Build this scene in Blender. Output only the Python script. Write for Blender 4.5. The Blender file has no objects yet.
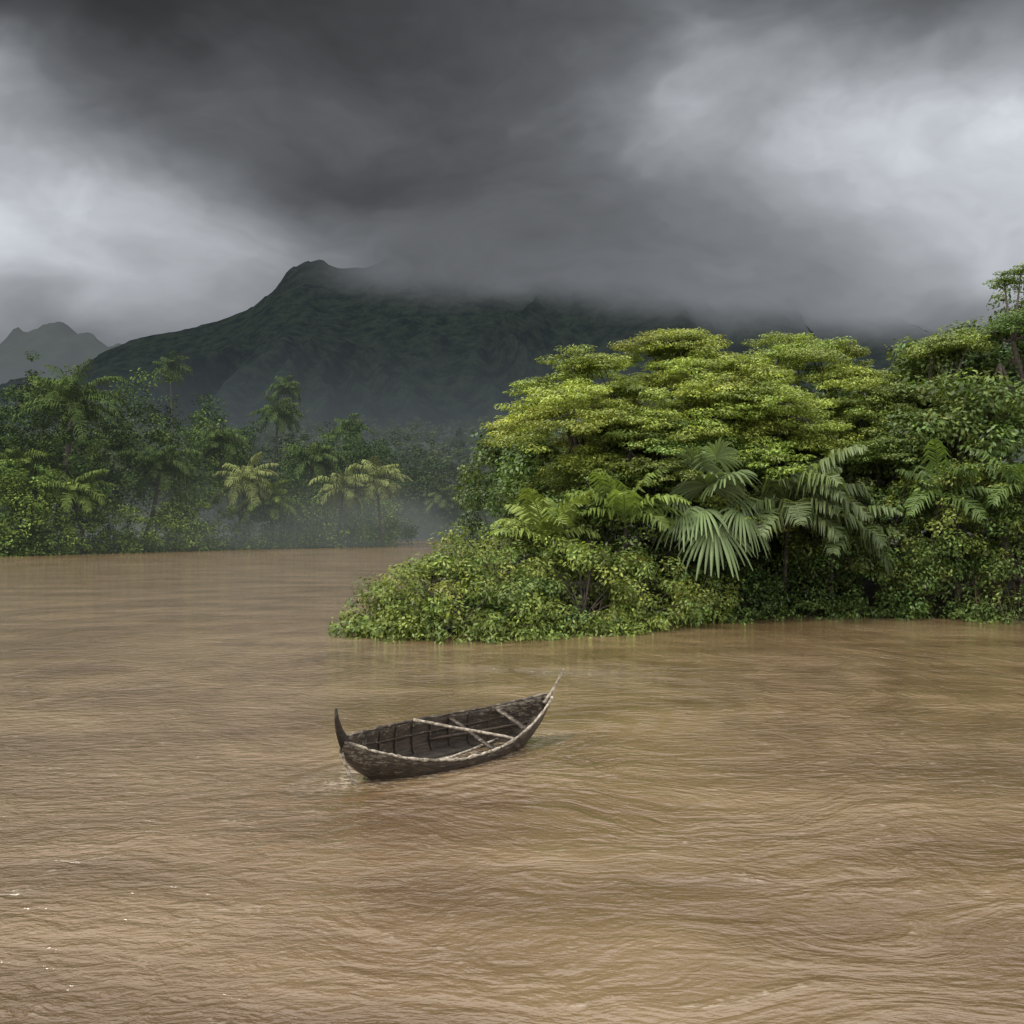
import bpy, math, random
import numpy as np
from mathutils import Vector, Matrix
rng=np.random.default_rng(7)
random.seed(7)
scene=bpy.context.scene
V=np.array
def nrm(a):
    return a/np.maximum(np.linalg.norm(a,axis=-1,keepdims=True),1e-9)
# ---------------- numpy noise
def _h(ix,iy,seed):
    n=(ix.astype(np.int64)*374761393+iy.astype(np.int64)*668265263+seed*1442695041)&0xffffffff
    n=((n^(n>>13))*1274126177)&0xffffffff
    n=n^(n>>16)
    return (n&0xffff)/65535.0
def vnoise(x,y,seed=0):
    xi=np.floor(x);yi=np.floor(y);fx=x-xi;fy=y-yi
    fx=fx*fx*fx*(fx*(fx*6-15)+10);fy=fy*fy*fy*(fy*(fy*6-15)+10)
    a=_h(xi,yi,seed);b=_h(xi+1,yi,seed);c=_h(xi,yi+1,seed);d=_h(xi+1,yi+1,seed)
    return (a*(1-fx)+b*fx)*(1-fy)+(c*(1-fx)+d*fx)*fy
def fbm(x,y,o=4,seed=0,g=.5):
    s=0;a=1;t=0
    for i in range(o):
        s=s+a*vnoise(x,y,seed+i*17);t+=a;a*=g
        x,y=(x*1.6+y*1.2)+5.1,(y*1.6-x*1.2)+3.3
    return s/t
# ---------------- node helpers
class NT:
    def __init__(s,nt): s.nt=nt
    def n(s,t,**k):
        nd=s.nt.nodes.new(t)
        for a,b in k.items(): setattr(nd,a,b)
        return nd
    def link(s,a,b): s.nt.links.new(a,b)
    def _in(s,sock,v):
        if v is None: return
        if hasattr(v,'is_linked') or hasattr(v,'links'): s.link(v,sock)
        else: sock.default_value=v
    def m(s,op,a,b=None,c=None,clamp=False):
        nd=s.n('ShaderNodeMath',operation=op); nd.use_clamp=clamp
        s._in(nd.inputs[0],a); s._in(nd.inputs[1],b)
        if c is not None: s._in(nd.inputs[2],c)
        return nd.outputs[0]
    def vm(s,op,a,b=None,scale=None):
        nd=s.n('ShaderNodeVectorMath',operation=op); s._in(nd.inputs[0],a); s._in(nd.inputs[1],b)
        if scale is not None: s._in(nd.inputs['Scale'],scale)
        return nd.outputs['Value'] if op=='DOT_PRODUCT' else nd.outputs[0]
    def noise(s,vec,scale,detail=4,rough=.5,dist=0,color=False):
        nd=s.n('ShaderNodeTexNoise'); s._in(nd.inputs['Vector'],vec)
        nd.inputs['Scale'].default_value=scale; nd.inputs['Detail'].default_value=detail
        nd.inputs['Roughness'].default_value=rough; nd.inputs['Distortion'].default_value=dist
        return nd.outputs['Color' if color else 'Fac']
    def comb(s,x,y,z):
        nd=s.n('ShaderNodeCombineXYZ')
        s._in(nd.inputs[0],x);s._in(nd.inputs[1],y);s._in(nd.inputs[2],z); return nd.outputs[0]
    def sep(s,v):
        nd=s.n('ShaderNodeSeparateXYZ'); s._in(nd.inputs[0],v); return nd.outputs
    def mr(s,v,a,b,c=0.,d=1.,smooth=True):
        nd=s.n('ShaderNodeMapRange'); nd.interpolation_type='SMOOTHSTEP' if smooth else 'LINEAR'
        s._in(nd.inputs[0],v)
        for i,q in enumerate((a,b,c,d)): s._in(nd.inputs[i+1],q)
        return nd.outputs[0]
    def mix(s,f,a,b,bt='MIX'):
        nd=s.n('ShaderNodeMix',data_type='RGBA',blend_type=bt)
        s._in(nd.inputs[0],f)
        for i,q in ((6,a),(7,b)):
            if isinstance(q,tuple) and len(q)==3: q=q+(1,)
            s._in(nd.inputs[i],q)
        return nd.outputs[2]
def newmat(name):
    m=bpy.data.materials.new(name); m.use_nodes=True
    m.node_tree.nodes.clear(); N=NT(m.node_tree)
    m.cycles.emission_sampling='NONE'
    out=N.n('ShaderNodeOutputMaterial'); return m,N,out
def haze(N,shader,L=420.):
    """painted aerial perspective: glow growing with how far up the valley the surface stands, plus glow for low river mist"""
    g=N.n('ShaderNodeNewGeometry'); xyz=N.sep(g.outputs['Position'])
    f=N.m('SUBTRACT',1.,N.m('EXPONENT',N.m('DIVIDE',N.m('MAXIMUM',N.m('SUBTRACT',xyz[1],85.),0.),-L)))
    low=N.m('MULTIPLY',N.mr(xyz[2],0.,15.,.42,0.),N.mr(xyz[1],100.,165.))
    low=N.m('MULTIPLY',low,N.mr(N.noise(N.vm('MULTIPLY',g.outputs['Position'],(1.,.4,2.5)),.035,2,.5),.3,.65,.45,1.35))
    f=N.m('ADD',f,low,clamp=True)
    em=N.n('ShaderNodeEmission'); N.link(N.mix(N.mr(low,0.,.35),(.082,.096,.096),(.145,.158,.15)),em.inputs[0])  # haze and mist colours painted on as emission, no volume
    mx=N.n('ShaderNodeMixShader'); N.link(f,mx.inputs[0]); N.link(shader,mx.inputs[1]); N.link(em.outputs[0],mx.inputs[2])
    return mx.outputs[0]
def leaf_mat(name,rough=.45,trans=.3,dohaze=True):
    m,N,out=newmat(name)
    a=N.n('ShaderNodeAttribute',attribute_name='Col')
    if dohaze: p=N.n('ShaderNodeBsdfDiffuse'); N.link(a.outputs['Color'],p.inputs[0])
    else:
        p=N.n('ShaderNodeBsdfPrincipled'); N.link(a.outputs['Color'],p.inputs['Base Color'])
        p.inputs['Roughness'].default_value=rough
        p.inputs['Specular IOR Level'].default_value=.32
    t=N.n('ShaderNodeBsdfTranslucent')
    c=N.mix(1.,a.outputs['Color'],(1.35,1.4,.6),'MULTIPLY'); N.link(c,t.inputs[0])
    mx=N.n('ShaderNodeMixShader'); mx.inputs[0].default_value=trans
    N.link(p.outputs[0],mx.inputs[1]);N.link(t.outputs[0],mx.inputs[2])
    s=mx.outputs[0]
    if dohaze: s=haze(N,s)
    N.link(s,out.inputs[0]); return m
def simple_mat(name,c1,c2,scale=3,rough=.85,bump=.3,dohaze=False):
    m,N,out=newmat(name)
    g=N.n('ShaderNodeNewGeometry')
    f=N.noise(g.outputs['Position'],scale,5,.65)
    c=N.mix(N.mr(f,.35,.65),c1,c2)
    p=N.n('ShaderNodeBsdfPrincipled'); N.link(c,p.inputs['Base Color']); p.inputs['Roughness'].default_value=rough
    b=N.n('ShaderNodeBump'); b.inputs['Strength'].default_value=bump; b.inputs['Distance'].default_value=.1
    N.link(f,b.inputs['Height']); N.link(b.outputs[0],p.inputs['Normal'])
    s=p.outputs[0]
    if dohaze: s=haze(N,s)
    N.link(s,out.inputs[0]); return m
M_LEAF=leaf_mat('foliage_near',dohaze=False)
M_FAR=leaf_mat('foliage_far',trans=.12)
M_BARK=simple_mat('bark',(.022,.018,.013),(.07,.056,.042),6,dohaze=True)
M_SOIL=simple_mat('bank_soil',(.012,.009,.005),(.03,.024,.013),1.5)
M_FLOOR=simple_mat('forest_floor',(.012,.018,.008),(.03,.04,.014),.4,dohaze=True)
# ---------------- accumulators
class Acc:
    def __init__(s): s.v=[];s.f=[];s.c=[];s.m=[];s.nv=0
    def add(s,v,f,c,m):
        v=np.asarray(v,float).reshape(-1,3); f=np.asarray(f,int).reshape(-1,4)
        c=np.broadcast_to(np.asarray(c,float),(len(v),3))
        s.v.append(v);s.f.append(f+s.nv);s.c.append(c);s.m.append(np.full(len(f),m));s.nv+=len(v)
    def build(s,name,mats,smooth=False,parent=None):
        v=np.concatenate(s.v);f=np.concatenate(s.f);c=np.concatenate(s.c);mi=np.concatenate(s.m)
        me=bpy.data.meshes.new(name)
        me.vertices.add(len(v));me.vertices.foreach_set('co',v.ravel())
        me.loops.add(len(f)*4);me.loops.foreach_set('vertex_index',f.ravel().astype(np.int32))
        me.polygons.add(len(f));me.polygons.foreach_set('loop_start',(np.arange(len(f))*4).astype(np.int32))
        me.polygons.foreach_set('loop_total',np.full(len(f),4,np.int32))
        me.polygons.foreach_set('material_index',mi.astype(np.int32))
        if smooth: me.polygons.foreach_set('use_smooth',np.ones(len(f),bool))
        ca=me.color_attributes.new('Col','FLOAT_COLOR','POINT')
        ca.data.foreach_set('color',np.concatenate([c,np.ones((len(c),1))],1).ravel().astype(np.float32))
        for m in mats: me.materials.append(m)
        me.update(calc_edges=True)
        o=bpy.data.objects.new(name,me); scene.collection.objects.link(o)
        if parent: o.parent=parent
        return o
def leaves(acc,C,N,D,L,W,col,m=0):
    n=len(C); D=nrm(D); T=nrm(np.cross(N,D)); L=np.broadcast_to(L,(n,))[:,None];W=np.broadcast_to(W,(n,))[:,None]
    v=np.stack([C-D*L*.5,C+T*W*.5-D*L*.05,C+D*L*.5,C-T*W*.5-D*L*.05],1)
    f=np.arange(4*n).reshape(n,4)
    acc.add(v,f,np.repeat(col,4,axis=0),m)
def clump(acc,c,r,n,ls,lw,base,shell=.6,up=.7,droop=.3,m=0,var=.3):
    d=nrm(rng.normal(size=(n,3)))
    rad=rng.random(n)**(1/3*(1-shell)+.08)
    P=V(c)+d*rad[:,None]*V(r)
    N=nrm(d*.6+V([0,0,up])+rng.normal(size=(n,3))*.35)
    D=d*.8+rng.normal(size=(n,3))*.7+V([0,0,-droop])
    D=D-N*np.sum(D*N,1,keepdims=True)
    k=(1+var*rng.normal(size=(n,1))).clip(.4,1.8)
    yel=rng.random((n,1))
    col=V(base)*k*(1+V([.35,.1,-.1])*(yel-.4))
    leaves(acc,P,N,D,ls*(.7+.6*rng.random(n)),lw*(.7+.6*rng.random(n)),col.clip(0.003,.6),m)
def tube(acc,pts,rads,sides=6,col=(.1,.08,.06),m=1):
    pts=V(pts,dtype=float) if not isinstance(pts,np.ndarray) else pts
    rads=np.broadcast_to(rads,(len(pts),))
    t=nrm(np.gradient(pts,axis=0)); ref=V([.13,.97,.2]); 
    a=nrm(np.cross(t,ref)+1e-6);b=np.cross(t,a)
    ang=np.linspace(0,2*np.pi,sides,endpoint=False)
    ring=pts[:,None]+rads[:,None,None]*(a[:,None]*np.cos(ang)[None,:,None]+b[:,None]*np.sin(ang)[None,:,None])
    f=[]
    for i in range(len(pts)-1):
        for j in range(sides):
            k=(j+1)%sides; f.append((i*sides+j,i*sides+k,(i+1)*sides+k,(i+1)*sides+j))
    acc.add(ring.reshape(-1,3),f,col,m)
def curve(p0,p1,bend,n=7):
    p0=V(p0,dtype=float);p1=V(p1,dtype=float);t=np.linspace(0,1,n)[:,None]
    mid=(p0+p1)/2+V(bend)
    return (1-t)**2*p0+2*t*(1-t)*mid+t*t*p1
BASE_G=(.115,.165,.028)
def umbrella_tree(base,top,R,npads=22,col=BASE_G,name='umbrella_tree',flat=.36,pr=(1.0,1.8),dens=190,lsz=.15,squash=1.0,low=.4):
    acc=Acc(); b=V(base,dtype=float); tp=V(top,dtype=float); H=tp[2]-b[2]
    fork=b+V([(tp[0]-b[0])*.5,(tp[1]-b[1])*.5,H*.42])
    tube(acc,curve(b-V([0,0,.5]),fork,(.3,0,0)),np.linspace(.32,.2,7)*H/10,8)
    prim=[]
    for i in range(5):
        a=i*2*math.pi/5+rng.random()*.8
        e=V([tp[0]+math.cos(a)*R*.4,tp[1]+math.sin(a)*R*.4,b[2]+H*(.66+.1*rng.random())])
        tube(acc,curve(fork,e,(0,0,-.3)),np.linspace(.16,.07,7)*H/10,6); prim.append(e)
    for i in range(npads):
        u=((i+.5)/npads)**.55; a=i*2.39996+rng.random()*.6
        rr=R*u*(.82+.36*rng.random())
        z=tp[2]-H*flat*(u**2)*(1)-rng.random()*H*.07
        if rng.random()<low and u>.3: z-=H*(.08+.14*rng.random())
        c=V([tp[0]+rr*math.cos(a),tp[1]+rr*math.sin(a)*squash,z])
        e=min(prim,key=lambda q:np.linalg.norm(q-c))
        tube(acc,curve(e,c-V([0,0,.15]),(0,0,-.35)),np.linspace(.06,.018,7)*H/10,5)
        p=pr[0]+(pr[1]-pr[0])*rng.random()
        cb=V(col)*(.72+.56*rng.random())*(1+V([.25,.05,0])*(rng.random()-.5))
        out=nrm(V([math.cos(a),math.sin(a),0.]))
        ns=int(9*p*p)+7
        for k in range(ns):
            aa=rng.random()*6.283; q=p*math.sqrt(rng.random())
            dd=V([math.cos(aa),math.sin(aa),0.])*q
            tilt=-.45*np.dot(dd,out)*u-.22*q*q/p
            cc=c+dd+V([0,0,tilt+rng.normal()*.16])
            if k%3==0: tube(acc,curve(c-V([0,0,.12]),cc,(0,0,.02),4),np.linspace(.02,.006,4),4)
            rs=.24+.26*rng.random()
            clump(acc,cc,(rs*1.5,rs*1.5,rs*.38),int(dens*rs*rs*3.9),lsz,lsz*.42,cb*(.7+.6*rng.random()),shell=.2,up=1.,droop=.25)
    return acc.build(name,[M_LEAF,M_BARK])
def dome_tree(base,top,R,name='broadleaf_tree',col=(.05,.085,.022),ncl=70,rs=(.5,.9),dens=170,lsz=.26,low=.2,mat=None,trunk=True,accin=None,lw=.5):
    acc=accin or Acc(); b=V(base,dtype=float);tp=V(top,dtype=float);H=tp[2]-b[2]
    R=V(R) if hasattr(R,'__len__') else V([R,R,H*.4])
    cen=tp-V([0,0,R[2]])
    if trunk:
        tube(acc,curve(b-V([0,0,.5]),cen,(.2,.1,0)),np.linspace(.28,.12,7)*min(1,max(.25,H/10)),7)
    seed=int(rng.integers(1e6))
    for i in range(ncl):
        d=nrm(rng.normal(size=3)); 
        if d[2]<-low: d[2]*=-1
        k=.62+.62*vnoise(V([d[0]*2.2+5]),V([d[2]*2.2+d[1]*1.7+5]),seed)[0]+rng.normal()*.07
        c=cen+d*R*k
        r=rs[0]+(rs[1]-rs[0])*rng.random()
        if trunk and i%5==0: tube(acc,curve(cen-V([0,0,R[2]*.4]),c,(0,0,.1),5),np.linspace(.05,.012,5),4)
        cb=V(col)*(.55+.9*rng.random())*(1+V([.35,.05,0])*(rng.random()-.4))
        clump(acc,c,(r*1.15,r*1.15,r*.8),int(dens*r*r),lsz,lsz*lw,cb,shell=.5,up=.6,droop=.5)
    if accin is None: return acc.build(name,[mat or M_LEAF,M_BARK])
def blades(acc,B,M_,T,S,w,col,m=0):
    n=len(B); w=np.broadcast_to(w,(n,))[:,None]
    v=np.stack([B-S*w*.25,B+S*w*.25,M_+S*w*.5,M_-S*w*.5,T+S*w*.05,T-S*w*.05],1)
    o=np.arange(n)[:,None]*6
    f=np.concatenate([o+V([[0,1,2,3]]),o+V([[3,2,4,5]])])
    acc.add(v,f,np.repeat(col,6,axis=0),m)
def frond(acc,o,az,el,length,nl=26,ll=.7,w=.07,droop=1.0,col=(.09,.14,.03),hang=.45):
    n=14;t=np.linspace(0,1,n)
    h=V([math.cos(az),math.sin(az),0.])
    e=el-droop*t**1.3*1.3
    st=length/n
    P=[V(o,dtype=float)]
    for i in range(n-1): P.append(P[-1]+(h*math.cos(e[i])+V([0,0,1])*math.sin(e[i]))*st)
    P=V(P)
    tube(acc,P,np.linspace(.035,.008,n)*length/3,4,col=V(col)*1.3,m=0)
    tt=np.linspace(.12,.99,nl)
    side=V([-math.sin(az),math.cos(az),0.])
    for sgn in (-1,1):
        Bp=V([np.interp(tt,t,P[:,k]) for k in range(3)]).T
        tan=nrm(V([np.interp(tt,t,np.gradient(P[:,k])) for k in range(3)]).T)
        L=ll*np.sin(np.pi*(tt*.82+.15))**.6*(.85+.3*rng.random(nl))
        d=nrm(side*sgn*.9+tan*.65+V([0,0,.15])+rng.normal(size=(nl,3))*.12)
        M_=Bp+d*L[:,None]*.5
        T=M_+nrm(d+V([0,0,-1])*(hang*1.6+.5*rng.random((nl,1))))*L[:,None]*.5
        cc=V(col)*(.7+.6*rng.random((nl,1)))
        S=nrm(tan*.9+rng.normal(size=(nl,3))*.15)
        blades(acc,Bp,M_,T,S,w,cc)
def palm(base,crown,n=18,length=3.,ll=.8,w=.09,col=(.085,.13,.03),name='palm_tree',mat=None,trunk_r=.16,elr=(-.3,1.3),droop=1.,acc=None,nl=26,hang=.45,wind=0.):
    own=acc is None; acc=acc or Acc()
    tube(acc,curve(base,crown,((crown[0]-base[0])*.3,0,0),9),np.linspace(trunk_r*1.3,trunk_r*.8,9),8,m=1)
    for i in range(n):
        az=i*2.39996+rng.random()*.7; el=elr[0]+(elr[1]-elr[0])*((i+.5)/n)+rng.normal()*.12
        if wind: az=math.atan2(math.sin(az),math.cos(az)+wind)
        frond(acc,crown,az,el,length*(.7+.5*rng.random()),nl,ll,w,droop*(.6+.7*rng.random()),V(col)*(.7+.6*rng.random()),hang)
    if own: return acc.build(name,[mat or M_LEAF,M_BARK])
def fan_leaf(acc,o,az,el,pet,R,spread=2.3,nseg=26,droop=.9,col=(.13,.17,.06),face=0.):
    """pleated palmate blade; 'face' tips the blade downwards at the end of its stalk"""
    h=V([math.cos(az),math.sin(az),0.]);ax0=h*math.cos(el)+V([0,0,1])*math.sin(el)
    hub=V(o)+ax0*pet; side=V([-math.sin(az),math.cos(az),0.])
    e2=el-face; ax=h*math.cos(e2)+V([0,0,1])*math.sin(e2)
    nor=nrm(np.cross(ax,side)); 
    if np.dot(nor,h*.8+V([0,0,.6]))<0: nor=-nor
    tube(acc,curve(o,hub,(0,0,.15),6),np.linspace(.04,.025,6),5,col=V(col)*.9,m=0)
    ang=np.linspace(-spread,spread,nseg)
    vs=[];fs=[];cs=[]
    rr=V([.03,.25,.5,.72,.88,1.0])
    for i,a in enumerate(ang):
        R_=R*(.8+.2*math.cos(a*.6))*(.88+.24*rng.random())
        da=(ang[1]-ang[0])
        dir0=ax*math.cos(a)+side*math.sin(a)
        tz=nrm(-ax*math.sin(a)+side*math.cos(a))
        k0=len(vs); cc=V(col)*(.7+.6*rng.random()); dj=droop*(.8+.6*rng.random())
        for j,r in enumerate(rr):
            wid=R_*r*da*.5*(1.02 if r<.6 else (1.02-(r-.6)*2.1))
            c=hub+dir0*R_*r+V([0,0,-1])*dj*R_*(r**2.6)*.55+nor*R_*r*.22*(1-r)
            tw=nor*wid*.75
            vs+= [c-tz*wid-tw, c+nor*wid*.4, c+tz*wid-tw]; cs+=[cc*.8,cc*1.15,cc*.8]
            if j:
                q=k0+3*(j-1)
                fs+=[(q,q+1,q+4,q+3),(q+1,q+2,q+5,q+4)]
    acc.add(V(vs),fs,V(cs),0)

# ================= CAMERA
cam=bpy.data.cameras.new('camera'); co=bpy.data.objects.new('camera',cam); scene.collection.objects.link(co)
co.location=(0,0,4); cam.lens=35; cam.sensor_width=36; cam.clip_end=20000
co.rotation_euler=(math.radians(90+.46),0,0); scene.camera=co
scene.view_settings.view_transform='Standard'; scene.view_settings.look='None'; scene.view_settings.exposure=0

# ================= WORLD (daylight through overcast, from overhead and behind)
SUN_AZ=math.radians(-125)
SUN_EL=math.radians(52)
w=bpy.data.worlds.new('World'); scene.world=w; w.use_nodes=True; w.node_tree.nodes.clear(); N=NT(w.node_tree)
out=N.n('ShaderNodeOutputWorld')
sky=N.n('ShaderNodeTexSky',sky_type='NISHITA'); sky.sun_disc=False; sky.sun_elevation=SUN_EL; sky.sun_rotation=SUN_AZ
bg=N.n('ShaderNodeBackground'); N.link(sky.outputs[0],bg.inputs[0]); bg.inputs[1].default_value=.05
bg2=N.n('ShaderNodeBackground'); bg2.inputs[0].default_value=(1,.985,.95,1); bg2.inputs[1].default_value=1.6
ads=N.n('ShaderNodeAddShader'); N.link(bg.outputs[0],ads.inputs[0]); N.link(bg2.outputs[0],ads.inputs[1]); N.link(ads.outputs[0],out.inputs[0])
sl=bpy.data.lights.new('sun','SUN'); so=bpy.data.objects.new('sun',sl); scene.collection.objects.link(so)
sl.energy=3.4; sl.angle=math.radians(12); sl.color=(1,.96,.87)
sd=V([math.sin(SUN_AZ)*math.cos(SUN_EL),math.cos(SUN_AZ)*math.cos(SUN_EL),math.sin(SUN_EL)])
so.rotation_euler=Vector(sd).to_track_quat('Z','Y').to_euler()

# ================= STORM CLOUD BANK closing the valley (sky)
def build_sky():
    azs=np.linspace(-1.35,1.35,1150); els=np.concatenate([np.linspace(-.05,.56,380),np.linspace(.565,.72,30)])
    A,E=np.meshgrid(azs,els)
    wx=fbm(A*2.6+3,E*4.6,6,11)-.5; wy=fbm(A*2.6+13,E*4.6+7,6,31)-.5
    a=A+(wx-wx.mean())*.34; e=E+(wy-wy.mean())*.19
    L=np.full(A.shape,.150)
    def bl(px,py,rx,ry,amp,p=2):
        nonlocal L
        u=(a-(px-512)/995)*995/rx; v=(e-(520-py)/995)*995/ry
        L=L+amp*np.exp(-(np.abs(u)**p+np.abs(v)**p))
    bl(80,75,340,85,-.110); bl(430,10,300,70,-.055); bl(270,205,250,30,-.045)
    bl(40,290,215,85,.38,3.0); bl(10,165,75,30,.16); bl(240,275,110,50,.14)
    bl(480,160,150,70,-.015); bl(640,95,80,95,.17); bl(420,225,160,40,-.01)
    bl(930,215,210,85,.36,2.8); bl(840,120,120,50,.13); bl(1045,45,190,55,-.11); bl(760,300,260,40,.01)
    bl(-450,250,300,140,.3); bl(1500,250,300,150,.3)
    n1=fbm(a*3.6,e*7.5,7,51,.55)-.5; n2=fbm(A*8+wx*5,E*15+wy*5,6,71,.55)-.5
    rain=(fbm(A*14+E*5,E*1.2,4,91)-.5)*np.clip((.30-E)/.2,0,1)
    kn=.55+.7*np.clip((E-.20)/.15,0,1)
    L=np.maximum(L,.036)*np.exp(kn*n1+.50*n2+.35*rain)
    t=np.clip((E-.52)/.13,0,1); t=t*t*(3-2*t); L=L*(1-t)+1.3*t
    col=L[...,None]*V([.950,1.0,1.075])
    R=6000.
    P=np.stack([R*np.sin(A)*np.cos(E),R*np.cos(A)*np.cos(E),R*np.sin(E)+4],-1).reshape(-1,3)
    ny,nx=A.shape; i=np.arange((ny-1)*nx).reshape(ny-1,nx)[:,:-1].ravel()
    acc=Acc(); acc.add(P,np.stack([i,i+1,i+nx+1,i+nx],1),col.reshape(-1,3),0)
    m,N,out=newmat('storm_cloud'); at=N.n('ShaderNodeAttribute',attribute_name='Col'); em=N.n('ShaderNodeEmission')
    N.link(at.outputs['Color'],em.inputs[0]); N.link(em.outputs[0],out.inputs[0])
    acc.build('sky',[m],True)
build_sky()

# ================= GRID helper
def grid(name,xs,ys,zf,mat):
    X,Y=np.meshgrid(xs,ys); Z=zf(X,Y); nx=len(xs);ny=len(ys)
    v=np.stack([X,Y,Z],-1).reshape(-1,3)
    i=np.arange((ny-1)*nx).reshape(ny-1,nx)[:,:-1].ravel()
    f=np.stack([i,i+1,i+nx+1,i+nx],1)
    a=Acc(); a.add(v,f,(.1,.1,.1),0); return a.build(name,[mat],smooth=True)

# ================= WATER
BOAT=(-1.10,16.75); BANG=math.radians(47)
m,N,out=newmat('muddy_water')
g=N.n('ShaderNodeNewGeometry'); P=g.outputs['Position']; x,y,z=N.sep(P)
wrp=N.vm('SCALE',N.vm('SUBTRACT',N.noise(P,.17,3,.5,color=True),(.5,.5,.5)),scale=6.5)
wx,wy,_=N.sep(wrp)
dx=N.m('ADD',N.m('SUBTRACT',x,0.),wx); dy=N.m('ADD',N.m('SUBTRACT',y,26.),wy)
r=N.m('SQRT',N.m('ADD',N.m('MULTIPLY',dx,dx),N.m('MULTIPLY',dy,dy)))
ux=N.m('DIVIDE',dx,r); uy=N.m('DIVIDE',dy,r)
def arcs(kr,ka,off,detail=3,rough=.5):
    return N.noise(N.comb(N.m('MULTIPLY',r,kr),N.m('ADD',N.m('MULTIPLY',ux,ka),off),N.m('MULTIPLY',uy,ka)),1,detail,rough)
s1=arcs(.9,3.2,0.,3,.5); s2=arcs(2.8,19.,9.,3,.6)
rip=N.noise(N.vm('MULTIPLY',P,(.7,1.5,1.)),3.1,4,.6,.6)
rip2=N.noise(N.vm('MULTIPLY',P,(1.,1.6,1.)),9.,2,.5)
big=N.noise(N.vm('MULTIPLY',P,(.4,1.,1.)),.4,2,.5)
patch=N.mr(N.noise(P,.10,2,.5),.35,.62)
left=N.mr(x,-1.,-6.)
h=N.m('ADD',N.m('MULTIPLY',s1,.10),N.m('MULTIPLY',N.m('MULTIPLY',s2,N.m('ADD',patch,.40)),.064))
h=N.m('ADD',h,N.m('MULTIPLY',N.m('MULTIPLY',rip,N.m('ADD',N.m('SUBTRACT',1.4,patch),N.m('MULTIPLY',left,1.2))),.044))
h=N.m('ADD',h,N.m('MULTIPLY',rip2,N.m('MULTIPLY_ADD',left,.010,.011))); h=N.m('ADD',h,N.m('MULTIPLY',big,.10))
bxx=N.m('SUBTRACT',x,BOAT[0]); byy=N.m('SUBTRACT',y,BOAT[1]); c_,s_=math.cos(BANG),math.sin(BANG)
bu=N.m('DIVIDE',N.m('ADD',N.m('MULTIPLY',bxx,c_),N.m('MULTIPLY',byy,s_)),1.9)
bv=N.m('DIVIDE',N.m('SUBTRACT',N.m('MULTIPLY',byy,c_),N.m('MULTIPLY',bxx,s_)),.62)
q=N.m('SQRT',N.m('ADD',N.m('MULTIPLY',bu,bu),N.m('MULTIPLY',bv,bv)))
rg=N.m('MULTIPLY',N.m('SINE',N.m('MULTIPLY',N.m('ADD',q,N.m('MULTIPLY',rip,.7)),10.)),N.m('EXPONENT',N.m('MULTIPLY',N.m('SUBTRACT',q,1.),-.6)))
h=N.m('ADD',h,N.m('MULTIPLY',rg,.020))
bp=N.n('ShaderNodeBump'); bp.inputs['Strength'].default_value=1.; bp.inputs['Distance'].default_value=1.; N.link(h,bp.inputs['Height'])
silt=N.mr(N.m('ADD',N.m('MULTIPLY',s1,.4),N.m('MULTIPLY',big,.6)),.33,.67)
col=N.mix(silt,(.100,.062,.031),(.185,.126,.069))
foam=N.m('MULTIPLY',N.mr(q,1.75,1.0),N.mr(N.m('ADD',N.m('MULTIPLY',rip2,.6),N.m('MULTIPLY',rip,.4)),.48,.58))
foam2=N.m('MULTIPLY',N.mr(s2,.60,.72),N.mr(rip2,.48,.66))
foam=N.m('MAXIMUM',N.m('MULTIPLY',foam,.6),N.m('MULTIPLY',foam2,.45))
col=N.mix(foam,col,(.42,.35,.27))
p=N.n('ShaderNodeBsdfPrincipled'); N.link(col,p.inputs['Base Color']); p.inputs['IOR'].default_value=1.6
p.inputs['Roughness'].default_value=.06; N.link(bp.outputs[0],p.inputs['Normal']); N.link(p.outputs[0],out.inputs[0])
grid('river_water',np.linspace(-3500,3500,60),np.linspace(-60,3000,60),lambda X,Y:X*0,m)

# ================= FAR GROUND
bx=[-900,-200,-90,-57,-50,-39,-24,-21,-18,40,900]; by=[60,88,103,110,119,136,147,152,196,198,200]
def gz(X,Y):
    yb=np.interp(X,bx,by)+ (fbm(X/9,Y*0+1,2,5)-.5)*3
    d=Y-yb-3
    z=np.clip(d*.3,-2,1.3)+np.clip(Y-240,0,None)*.115*np.clip((d)/60,0,1)+ (fbm(X/60,Y/60,4,2)-.45)*np.clip(Y-200,0,200)*.15
    return z
grid('ground',np.arange(-900,901,6.),np.arange(60,1100,5.),gz,M_FLOOR)

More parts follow.
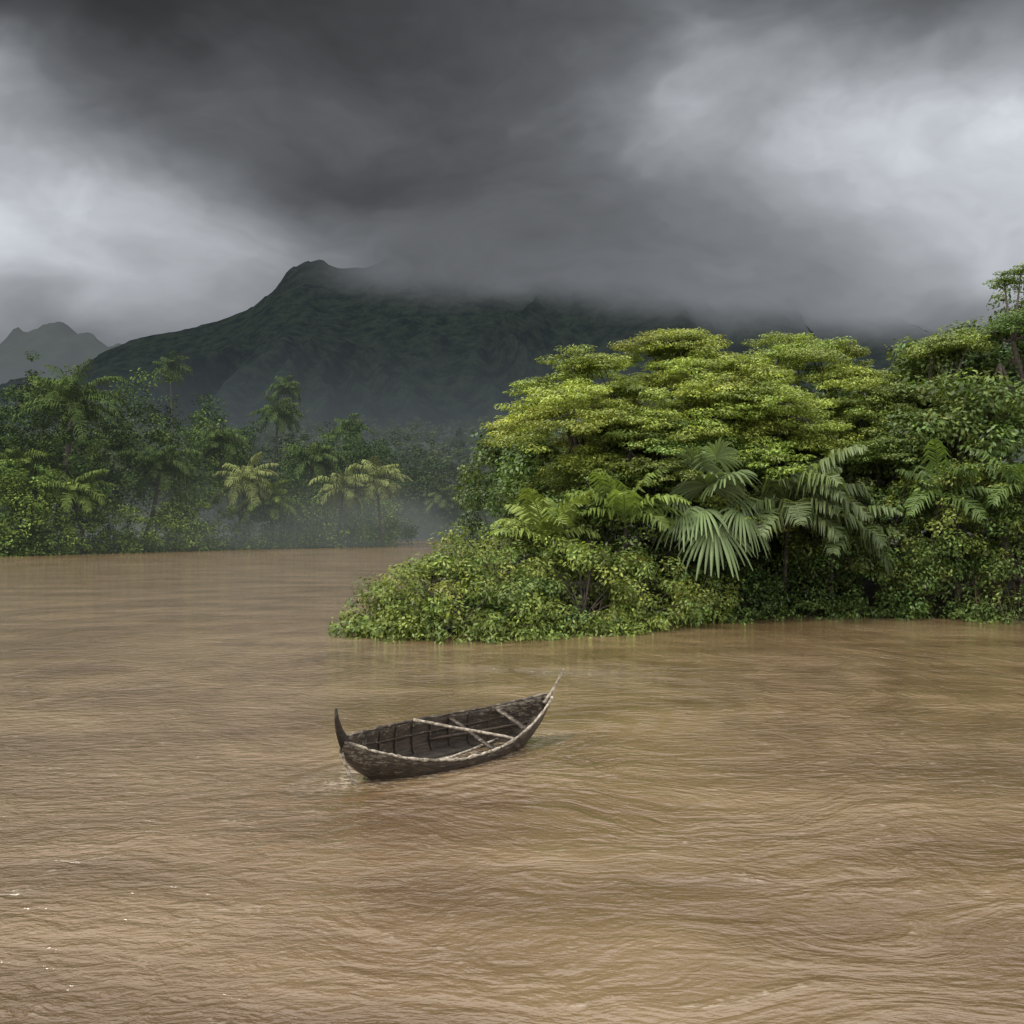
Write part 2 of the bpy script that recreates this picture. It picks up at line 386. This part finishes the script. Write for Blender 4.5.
# ================= MOUNTAINS
def ridge_interp(X,pts,D):
    px=V([(p[0]-512)*D/995 for p in pts]);pz=V([4+(520-p[1])*D/995 for p in pts]); return np.interp(X,px,pz)
RP=[(-700,420),(-200,395),(60,385),(95,352),(130,338),(180,327),(240,306),(270,288),(285,268),(300,261),(318,260),(340,270),(365,270),(395,260),(430,254),(480,250),(530,248),(600,246),(700,250),(800,258),(900,275),(1000,300),(1100,340),(1400,380),(1900,430)]
DM=1800.
def mz(X,Y):
    R=ridge_interp(X+ (fbm(X/60,Y/200,3,9)-.5)*22,RP,DM)
    s=DM-Y + (fbm(X/260,X*0,2,4)-.5)*80
    fr=np.clip(s/900,0,1)
    prof=np.where(s>0,(1-fr)**1.55,np.clip(1+s/200,0,1))
    xw=X+(fbm(X/200,Y/200,3,12)-.5)*140
    spur=1-np.sqrt((2*vnoise(xw/105,Y/1100,3)-1)**2+.02); sp2=1-np.sqrt((2*vnoise(xw/38,Y/600,8)-1)**2+.02)
    env=np.clip((s-30)/420,0,1)**1.7*np.clip((1-fr)*2.4,0,1)
    z=R*prof+ (spur-.55)*165*env+(sp2-.5)*75*env + (fbm(X/14,Y/14,3,33)-.5)*9*np.clip(.3+env*2,0,1)
    return z+20*fr
m,N,out=newmat('mountain_rainforest')
g=N.n('ShaderNodeNewGeometry'); P=g.outputs['Position']; x,y,z=N.sep(P)
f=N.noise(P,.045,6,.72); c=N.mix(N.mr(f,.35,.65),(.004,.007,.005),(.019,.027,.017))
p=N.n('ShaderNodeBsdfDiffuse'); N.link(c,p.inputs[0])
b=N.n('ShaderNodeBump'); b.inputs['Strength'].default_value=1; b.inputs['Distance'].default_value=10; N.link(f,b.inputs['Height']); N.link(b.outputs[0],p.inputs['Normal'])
em=N.n('ShaderNodeEmission'); N.link(N.mix(N.mr(z,40.,300.),(.086,.100,.106),(.032,.039,.047)),em.inputs[0])  # valley haze painted into the slope as glow, paler towards the foot
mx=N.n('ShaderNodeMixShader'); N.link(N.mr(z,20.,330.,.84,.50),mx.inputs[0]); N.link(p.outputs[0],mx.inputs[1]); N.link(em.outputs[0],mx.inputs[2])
tr=N.n('ShaderNodeBsdfTransparent')
cb=N.m('ADD',N.m('MULTIPLY',N.m('ADD',x,365.),-.125),N.m('ADD',480.,N.m('MULTIPLY',N.m('SUBTRACT',N.noise(N.vm('MULTIPLY',P,(1.,1.,0.)),.005,4,.5),.5),90.)))
al=N.mr(N.m('SUBTRACT',z,cb),-125.,-12.)
al=N.m('MULTIPLY',al,N.mr(x,-420.,-200.,.15,1.))
mx2=N.n('ShaderNodeMixShader'); N.link(al,mx2.inputs[0]); N.link(mx.outputs[0],mx2.inputs[1]); N.link(tr.outputs[0],mx2.inputs[2])
N.link(mx2.outputs[0],out.inputs[0])
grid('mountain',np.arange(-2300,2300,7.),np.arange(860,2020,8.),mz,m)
RP2=[(-700,330),(-300,340),(-60,350),(0,345),(25,330),(50,322),(62,321),(78,333),(110,345),(160,338),(210,330),(260,345),(400,400),(900,450)]
def mz2(X,Y):
    R=ridge_interp(X+(fbm(X/80,Y/200,3,19)-.5)*60,RP2,3200.)
    s=3200-Y; prof=np.where(s>0,(1-np.clip(s/900,0,1))**1.3,np.clip(1+s/500,0,1))
    return R*prof+(1-np.abs(2*vnoise(X/130,Y/900,23)-1)-.5)*110*np.clip(s/200,0,1)*prof+(fbm(X/40,Y/40,4,3)-.5)*50*prof
m2,N,out=newmat('far_ridge'); g=N.n('ShaderNodeNewGeometry'); x,y,z=N.sep(g.outputs['Position'])
f=N.noise(g.outputs['Position'],.012,6,.65)
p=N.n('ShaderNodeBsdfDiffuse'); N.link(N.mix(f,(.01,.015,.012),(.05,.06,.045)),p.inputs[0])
em=N.n('ShaderNodeEmission'); em.inputs[0].default_value=(.125,.140,.152,1)  # distance haze painted as one even glow over the ridge
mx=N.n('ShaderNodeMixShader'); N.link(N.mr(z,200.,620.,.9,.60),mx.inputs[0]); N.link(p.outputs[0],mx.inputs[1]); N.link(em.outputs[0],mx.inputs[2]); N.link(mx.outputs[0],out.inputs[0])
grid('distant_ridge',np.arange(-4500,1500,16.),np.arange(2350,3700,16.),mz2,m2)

# ================= DISTANT FOREST
acc=Acc()
def far_tree(x,y,H,R,col,ls,dens,ncl,low=0.):
    z0=float(gz(V([x]),V([y]))[0])
    hz=H*(1-low)*.5; cen=V([x,y,z0+H-hz]); 
    for i in range(ncl):
        d=nrm(rng.normal(size=3)); d[1]=-abs(d[1]) if rng.random()<.6 else d[1]
        c=cen+d*V([R,R,hz])*(.6+.45*rng.random()); r=R*(.22+.2*rng.random())
        clump(acc,c,(r,r,r*.7),int(dens),ls,ls*.55,V(col)*(.45+1.0*rng.random()),shell=.5,up=.7)
def bank_y(x): return float(np.interp(x,bx,by))
for i in range(150):
    x=-112+rng.random()*92; yy=bank_y(x)+rng.random()*7
    H=4.5+8*rng.random()*(1 if x<-34 else .6); far_tree(x,yy,H,2.2+2.2*rng.random(),(.125,.175,.04) if rng.random()<.6 else (.06,.095,.027),.38,52,20,low=-.05)
for i in range(80):
    x=-112+rng.random()*92; yy=bank_y(x)-1+rng.random()*2
    far_tree(x,yy,2.5+2*rng.random(),2.5+1.5*rng.random(),(.09,.13,.035),.36,45,12,low=-.3)
for i in range(170):
    x=-150+rng.random()*128; yy=bank_y(x)+8+rng.random()*40
    H=11+15*rng.random()**1.2*(1.05 if x<-45 else .6); far_tree(x,yy,H,3+3*rng.random(),(.036,.058,.02) if rng.random()<.6 else (.075,.11,.03),.48,52,24,low=.25)
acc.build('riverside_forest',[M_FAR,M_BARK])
acc=Acc()
for i in range(1100):
    u=rng.random(); yy=200+560*u**1.4; x=(-.62+.85*rng.random())*yy*1.0
    if yy<bank_y(x)+1: continue
    H=10+14*rng.random()**2; ls=.55+yy*.0012
    far_tree(x,yy,H,3.5+3*rng.random(),(.035,.05,.02) if rng.random()<.75 else (.06,.08,.027),ls,26 if yy>350 else 38,14)
for i in range(70):
    x=-24+70*rng.random(); yy=199+10*rng.random()
    far_tree(x,yy,4+8*rng.random(),3,(.055,.08,.024),.6,40,16,low=-.1)
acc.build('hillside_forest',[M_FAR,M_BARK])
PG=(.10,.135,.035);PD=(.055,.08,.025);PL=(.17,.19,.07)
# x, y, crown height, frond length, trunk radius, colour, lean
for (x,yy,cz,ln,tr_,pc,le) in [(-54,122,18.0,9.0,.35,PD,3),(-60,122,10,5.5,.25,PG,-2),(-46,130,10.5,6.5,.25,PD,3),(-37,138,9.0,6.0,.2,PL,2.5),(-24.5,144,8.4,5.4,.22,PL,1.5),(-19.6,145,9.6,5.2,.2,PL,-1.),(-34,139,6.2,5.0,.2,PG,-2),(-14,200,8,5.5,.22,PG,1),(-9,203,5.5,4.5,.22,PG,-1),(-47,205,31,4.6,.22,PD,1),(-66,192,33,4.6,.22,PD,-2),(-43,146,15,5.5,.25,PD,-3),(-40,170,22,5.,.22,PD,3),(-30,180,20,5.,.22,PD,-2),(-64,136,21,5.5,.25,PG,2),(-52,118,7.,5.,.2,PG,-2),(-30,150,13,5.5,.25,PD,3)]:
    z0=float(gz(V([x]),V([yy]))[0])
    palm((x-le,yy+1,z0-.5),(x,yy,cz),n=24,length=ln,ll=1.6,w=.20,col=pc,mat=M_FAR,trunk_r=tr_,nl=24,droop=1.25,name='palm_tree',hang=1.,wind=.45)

# ================= PENINSULA
poly=V([(-6.2,35.6),(-4,34.6),(-.5,34.6),(2.5,36.),(5,37.5),(8,39.6),(11,41.5),(15,42.),(19,41.2),(26,40),(60,37),(140,34),(140,170),(60,150),(25,110),(8,75),(1,58),(-2,47),(-4.2,39)])
def sdist(X,Y):
    d=np.full(X.shape,1e9);ins=np.zeros(X.shape,bool);n=len(poly)
    for i in range(n):
        a=poly[i];b=poly[(i+1)%n];e=b-a
        t=np.clip(((X-a[0])*e[0]+(Y-a[1])*e[1])/(e@e),0,1)
        d=np.minimum(d,np.hypot(X-a[0]-t*e[0],Y-a[1]-t*e[1]))
        c=((a[1]>Y)!=(b[1]>Y))&(X<(b[0]-a[0])*(Y-a[1])/(b[1]-a[1]+1e-12)+a[0]); ins^=c
    return np.where(ins,d,-d)
def pz(X,Y):
    s=sdist(X,Y); return np.clip(s*.55,-1.5,1.0)+np.clip(s-3,0,30)*.07+(fbm(X,Y,3,7)-.5)*.5
grid('river_bank',np.arange(-9,141,.9),np.arange(30,160,.9),pz,M_SOIL)
def gp(x,y): return float(pz(V([x]),V([y]))[0])
def U(x,y,top,R,**k): return umbrella_tree((x,y+1,gp(x,y)),(x,y,top),R,**k)
YG=(.200,.245,.050); MG=(.140,.188,.044)
U(3.4,43,11.4,3.4,npads=26,col=YG)
U(7.6,47,13.3,4.0,npads=32,col=YG)
U(14.0,48,13.1,4.2,npads=32,col=YG)
U(10.3,43.5,11.2,3.8,npads=34,col=YG)
U(5.3,41.5,8.6,2.9,npads=22,col=MG)
U(16.8,45,10.2,3.4,npads=26,col=MG)
U(8.,42,7.6,2.6,npads=14,col=MG)
DG=(.060,.096,.027); DG2=(.092,.138,.036)
def Dm(x,y,top,R,**k): return dome_tree((x,y,gp(x,y)),(x,y,top),R,**k)
Dm(.2,51,8.6,(2.3,2.6,3.2),col=DG,ncl=80)
Dm(2.,47,7.6,(2.4,2.2,3.),col=DG2,ncl=70)
Dm(20.5,48,12.8,(3.4,3,4.2),col=DG2,ncl=110)
Dm(24.6,47,15.,(3,3,5),col=DG,ncl=110)
Dm(19.6,43.5,9.7,(3.2,2.6,3.2),col=DG2,ncl=110)
Dm(7.5,45,8.,(4,2,3.5),col=DG,ncl=80)
Dm(13.5,45.5,8.,(4,2,3.5),col=DG,ncl=80)
Dm(30,46,13.,(4,3,5),col=DG,ncl=60)
umbrella_tree((25,45,1.5),(22.6,44.5,15.6),2.0,npads=14,col=DG2,pr=(.6,1.0),low=.6)
umbrella_tree((23,46,1.5),(20.2,45.5,13.2),2.6,npads=16,col=MG,pr=(.7,1.2),low=.5)
for (x,y,t,R) in [(20,58,12,4),(28,60,14,5),(36,55,14,5),(12,60,11,4),(5,58,9,3.5),(42,48,13,5),(37,44,11,4),(33,42,7,3)]:
    Dm(x,y,t,(R,R,t*.42),col=DG,ncl=50,rs=(.9,1.4),lsz=.42,dens=80)
for (x,y,t) in [(5,50,6),(11,51,6.5),(17,51,7),(23,51,7.5),(28,50,7.5)]:
    Dm(x,y,t,(4,2,t*.5),col=DG,ncl=60,rs=(.9,1.3),lsz=.45,dens=80,low=.9)
def S(x,y,z,R,col=DG2,ncl=60,**k):
    return dome_tree((x,y,.2),(x,y,z+R[2]),R,name='shrub',col=col,ncl=ncl,trunk=True,rs=(.25,.6),dens=370,lsz=.17,low=.9,**k)
SG=(.15,.20,.048)
S(-1.9,34.8,.9,(2.7,1.9,1.7),SG,120); S(-4.3,35.2,.5,(1.6,1.4,1.0),SG,60); S(-3.,36.,1.3,(1.9,1.3,1.3),SG,60)
S(-.7,36.8,2.5,(2.2,1.5,1.4),MG,60); S(2.6,36.2,1.1,(2.1,1.6,1.7),SG,100); S(5.0,37.3,1.,(1.8,1.4,1.7),SG,80)
S(.6,35.2,.5,(1.7,1.3,1.1),DG2,60); S(3.5,39,3.,(2.5,1.5,1.8),DG2,70); S(1.,40,3.2,(2.2,1.5,2.),DG,60); S(-.6,42,3.2,(1.8,1.5,2.2),DG,60)
S(6.5,41,3.,(2.2,1.4,2.4),DG,60); S(10,42.8,3.,(2.6,1.4,2.6),DG,70); S(13.3,43,2.8,(2.5,1.3,2.4),DG,70)
S(15.5,41.6,3.1,(2.3,1.8,2.3),DG2,90); S(18.3,41.,4.,(2.4,1.8,2.4),MG,100); S(20.6,40.4,2.4,(2.,1.6,2.2),DG2,90); S(17,41.2,1.2,(2.2,1.4,1.4),DG2,90)
S(22.8,41,3.5,(2.4,1.8,2.6),DG2,80); S(7.4,39.4,.8,(1.5,1.,1.2),MG,60)
S(12.6,42.2,1.0,(2.4,1.,1.3),DG,80); S(9.6,41.0,.8,(1.5,.9,1.1),DG,60)
S(13.2,41.4,3.3,(1.9,1.2,1.5),DG2,60)
# ragged low growth trailing into the water
a=Acc()
for i in range(60):
    t=rng.random(); X=-6.2+t*27; Y=float(np.interp(X,[-6.2,-4,-.5,2.5,5,8,11,15,19,26],[35.4,33.7,33.1,34.6,36.2,38.6,40.6,41.2,39.9,39]))+rng.random()*.9-.6*rng.random()**2
    if 9.5<X<15.5 and rng.random()<.6: continue
    cb=V(SG if X<8 else DG2)*(.6+.7*rng.random())
    for k in range(6):
        r_=.16+.32*rng.random(); cx=X+rng.normal()*.4; cy=Y-.3*k*rng.random(); cz=.55-.12*k+rng.normal()*.12
        clump(a,(cx,cy,cz),(r_*1.3,r_,r_*.7),int(330*r_*r_)+8,.17,.075,cb,shell=.4,up=.4,droop=.9)
a.build('trailing_vines',[M_LEAF,M_BARK])
LG=(.19,.24,.06)
palm((1.6,39,.5),(1.3,37.9,3.1),n=15,length=2.7,ll=.9,w=.13,col=LG,elr=(.1,1.4),droop=.9,nl=26,trunk_r=.1,wind=.3)
palm((4.4,39.8,.5),(4.4,38.6,3.9),n=15,length=3.0,ll=.95,w=.13,col=(.15,.20,.05),elr=(.1,1.4),droop=.9,nl=26,trunk_r=.1,wind=.3)
palm((11.6,42.4,.5),(11.2,40.2,4.3),n=22,length=4.0,ll=1.2,w=.13,col=(.12,.155,.06),elr=(-.1,1.3),droop=1.2,nl=40,hang=1.3,trunk_r=.09,wind=.5)
palm((13.3,42.6,.5),(13.4,40.8,3.2),n=12,length=3.0,ll=1.,w=.12,col=(.10,.135,.05),elr=(0.0,1.2),droop=1.2,nl=30,hang=1.2,trunk_r=.07,wind=.5)
palm((17.4,42,.5),(17.4,40.5,5.),n=13,length=2.8,ll=.85,w=.11,col=DG2,nl=24,hang=.8,trunk_r=.08)
palm((21,41.5,.5),(20.6,40,5.2),n=15,length=2.9,ll=.9,w=.11,col=DG2,nl=24,hang=.8,trunk_r=.08)
a=Acc(); cr=V([7.7,39.3,3.6])
tube(a,curve((7.9,40,.3),cr,(.1,0,0),8),np.linspace(.16,.1,8),8,m=1)
FG=(.130,.175,.070)
for (az_,el_,pet,R_,dr,fc) in [(-1.5,.25,.9,1.6,.9,1.0),(-2.6,.6,1.4,1.3,1.,1.2),(-.6,.5,1.5,1.3,1.1,1.1),(-1.75,1.15,1.9,1.6,.8,.35),(1.2,1.2,2.2,1.4,.8,.5),(-.9,1.1,2.2,1.4,.9,.6),(3.0,.8,1.7,1.4,1.1,.8),(.1,.8,1.6,1.4,1.,.8),(1.6,.6,1.2,1.2,1.,.6),(-2.3,1.3,2.6,1.3,.6,.3),(-2.0,.7,1.2,1.3,1.1,.9),(-1.2,1.35,2.9,1.2,.6,.2)]:
    fan_leaf(a,cr,az_,el_,pet,R_,droop=dr,col=V(FG)*(.75+.5*rng.random()),face=fc,spread=2.2,nseg=28)
a.build('fan_palm',[M_LEAF,M_BARK])
a=Acc()
for cx,cy,n_,hh in ((19.8,39.9,22,1.4),(4.1,36.,8,.5)):
    for i in range(n_):
        x=cx+rng.normal()*.8;y=cy+rng.normal()*.3
        tube(a,curve((x,y+.5,.5+hh*rng.random()),(x+rng.normal()*.4,y-.2,-.3),(rng.normal()*.2,-.2,0),6),np.linspace(.03,.012,6),4,col=(.2,.12,.07),m=0)
M_ROOT=simple_mat('root',(.05,.03,.017),(.11,.065,.04),5)
a.build('roots',[M_ROOT])

# ================= BOAT
m,N,out=newmat('weathered_wood')
tcn=N.n('ShaderNodeTexCoord'); P=tcn.outputs['Object']; x,y,z=N.sep(P)
gr=N.noise(N.comb(N.m('MULTIPLY',x,1.5),N.m('MULTIPLY',y,14.),N.m('MULTIPLY',z,22.)),1.6,6,.65)
pt=N.noise(N.vm('MULTIPLY',P,(.5,1.,1.6)),12.,8,.78); big=N.noise(P,1.4,3,.5)
c=N.mix(N.mr(gr,.3,.7),(.010,.006,.0035),(.062,.040,.023))
pm=N.mr(N.m('ADD',pt,N.m('MULTIPLY',N.m('ADD',z,N.m('MULTIPLY',big,.4)),.20)),.66,.73)
c=N.mix(N.m('MULTIPLY',pm,.6),c,(.27,.235,.175))
p=N.n('ShaderNodeBsdfPrincipled'); N.link(c,p.inputs['Base Color']); N.link(N.mr(pt,.3,.7,.35,.75),p.inputs['Roughness'])
b=N.n('ShaderNodeBump'); b.inputs['Strength'].default_value=.9; b.inputs['Distance'].default_value=.025; N.link(N.m('ADD',gr,pt),b.inputs['Height']); N.link(b.outputs[0],p.inputs['Normal'])
N.link(p.outputs[0],out.inputs[0]); M_WOOD=m
M_PALE=simple_mat('pale_worn_wood',(.12,.095,.065),(.46,.40,.32),14,.8,.5)
M_DARKW=simple_mat('dark_wood',(.010,.007,.004),(.036,.025,.016),8,.7,.5)
LB=4.7
boat=bpy.data.objects.new('wooden_canoe',None); scene.collection.objects.link(boat)
def hb(t): 
    return .62*np.sin(np.pi*np.clip(t,0,1))**.8*(1-.12*(t-.5))+.018
def sheer(t): return .43+.34*np.abs(2*t-1)**2.2*np.where(t<.5,1.05,1.28)
def keel(t): return -.22+np.where(t<.5,.80*np.abs(2*t-1)**3.2,.88*np.abs(2*t-1)**4.2)
def sec(t,s):
    b=hb(t);sh=sheer(t);k=keel(t)
    return V([(t-.5)*LB, b*np.sign(s)*abs(math.sin(abs(s)*math.pi/2))**.8, k+(sh-k)*(1-math.cos(abs(s)*math.pi/2))**1.05])
ts=np.linspace(0,1,61); ss=np.linspace(-1,1,25)
vs=V([sec(t,s) for t in ts for s in ss]); ns=len(ss)
vs[:,1]+=(fbm(vs[:,0]*3,vs[:,2]*5,3,77)-.5)*.03
a=Acc(); f=[(i*ns+j,(i+1)*ns+j,(i+1)*ns+j+1,i*ns+j+1) for i in range(60) for j in range(ns-1)]
a.add(vs,f,(.1,.1,.1),0); hull=a.build('hull',[M_WOOD],smooth=True,parent=boat)
sm=hull.modifiers.new('thick','SOLIDIFY'); sm.thickness=.035; sm.offset=0
def rail(sgn,name,off,rad,mat):
    a=Acc(); pts=V([sec(t,sgn*1.)+V([0,sgn*off,.012]) for t in np.linspace(0.01,.99,80)])
    pts[:,2]+=rng.normal(size=80)*.006
    tube(a,pts,rad*(1+.2*rng.normal(size=80)),8); o=a.build(name,[mat,mat],smooth=True,parent=boat)
rail(-1,'gunwale_near',.012,.022,M_PALE); rail(1,'gunwale_far',.012,.024,M_WOOD)
for sgn in (-1,1):
    a=Acc(); pts=V([sec(t,sgn*.80)*V([1,.93,1]) for t in np.linspace(.06,.94,50)]); tube(a,pts,.018,6); a.build('stringer',[M_WOOD,M_WOOD],True,parent=boat)
a=Acc()
for t in np.linspace(.16,.86,9):
    pts=V([sec(t,s)*V([1,.94,1])+V([0,0,.03]) for s in np.linspace(-.97,.97,17)]); tube(a,pts,.018,6,m=1)
a.build('ribs',[M_DARKW,M_WOOD],True,parent=boat)
def beam(p,q,w,h,name,mat):
    p=V(p,dtype=float);q=V(q,dtype=float); n=9; a=Acc()
    t=np.linspace(0,1,n); P=p+(q-p)*t[:,None]+rng.normal(size=(n,3))*.004
    d=nrm(q-p); s=nrm(np.cross(d,V([0,0,1.]))); u=np.cross(s,d)
    ring=[(-1,-1),(1,-1),(1,1),(-1,1)]
    v=V([Pi+s*w*.5*a_*(1+.1*rng.normal())+u*h*.5*b_ for Pi in P for a_,b_ in ring])
    f=[(i*4+j,i*4+(j+1)%4,(i+1)*4+(j+1)%4,(i+1)*4+j) for i in range(n-1) for j in range(4)]+[(3,2,1,0),(n*4-4,n*4-3,n*4-2,n*4-1)]
    a.add(v,f,(.1,.1,.1),0); a.build(name,[mat],parent=boat)
def thw(t,w,name,mat=M_WOOD,dz=-.04):
    A=sec(t,-1);B=sec(t,1); beam(A+V([0,.0,dz]),B+V([0,-.0,dz]),w,.03,name,mat)
thw(.60,.08,'thwart_1'); thw(.80,.10,'thwart_2')
A=sec(.42,1)+V([0,-.02,.05]);B=sec(.68,-1)+V([.1,-.02,.05]); beam(A,B,.045,.035,'pole_1',M_PALE)
A=sec(.28,-.6)+V([0,.05,.14]);B=sec(.76,.1)+V([.1,.0,.25]); beam(A,B,.035,.03,'pole_2',M_PALE)
A=sec(.5,.55)+V([0,0,.1]);B=sec(.9,0)+V([0,0,.25]); beam(A,B,.05,.04,'pole_3',M_WOOD)
for k,yy_ in enumerate((-.2,-.07,.06,.19)):
    beam((-1.2,yy_,-.02),(1.25,yy_,-.02),.11,.02,'floor_board_%d'%(k+1),M_DARKW)
def blade(pts,wd,th,name,mat):
    pts=V(pts,dtype=float);n=len(pts);t=nrm(np.gradient(pts,axis=0)); s=V([0,1.,0]); a=Acc(); v=[]
    for i in range(n):
        u=nrm(np.cross(s,t[i])); 
        v+= [pts[i]-u*wd[i]*.5,pts[i]+s*th[i]*.5,pts[i]+u*wd[i]*.5,pts[i]-s*th[i]*.5]
    f=[(i*4+j,i*4+(j+1)%4,(i+1)*4+(j+1)%4,(i+1)*4+j) for i in range(n-1) for j in range(4)]+[(3,2,1,0),(n*4-4,n*4-3,n*4-2,n*4-1)]
    a.add(V(v),f,(.1,.1,.1),0); a.build(name,[mat],parent=boat)
h0=LB/2
blade([(-h0+.14,0,.60),(-h0-.01,0,.79),(-h0-.13,0,.97),(-h0-.22,0,1.15),(-h0-.29,.0,1.36)],[.20,.17,.12,.085,.04],[.08,.07,.06,.05,.03],'bow_post',M_DARKW)
blade([(h0-.14,0,.72),(h0-.02,0,.90),(h0+.04,0,1.05),(h0+.09,0,1.2),(h0+.15,0,1.38)],[.14,.12,.09,.07,.035],[.08,.07,.06,.05,.03],'stern_post',M_PALE)
kp=[V([(t-.5)*LB,0,float(keel(t))-.012]) for t in np.linspace(0.0,.24,14)]
blade(kp,[.05]*14,[.06]*14,'stem_band',M_PALE)
kp=[V([(t-.5)*LB,0,float(keel(t))-.012]) for t in np.linspace(1.0,.82,12)]
blade(kp,[.05]*12,[.06]*12,'stern_band',M_WOOD)
a=Acc(); tube(a,curve((-h0+.0,-.03,.60),(-h0+.62,-.3,-.1),(-.12,-.08,-.3),12),.022,6,m=0); a.build('mooring_cord',[M_PALE],True,parent=boat)
a=Acc(); tt=np.linspace(.2,.8,20); v=[];
for t in tt:
    v+=[((t-.5)*LB,-hb(t)*.62,-.045),((t-.5)*LB,hb(t)*.62,-.045)]
a.add(V(v),[(2*i,2*i+2,2*i+3,2*i+1) for i in range(19)],(.1,.1,.1),0)
a.build('bilge',[M_DARKW],parent=boat)
boat.location=(BOAT[0],BOAT[1],-.02)
boat.rotation_euler=(math.radians(20),0,BANG)
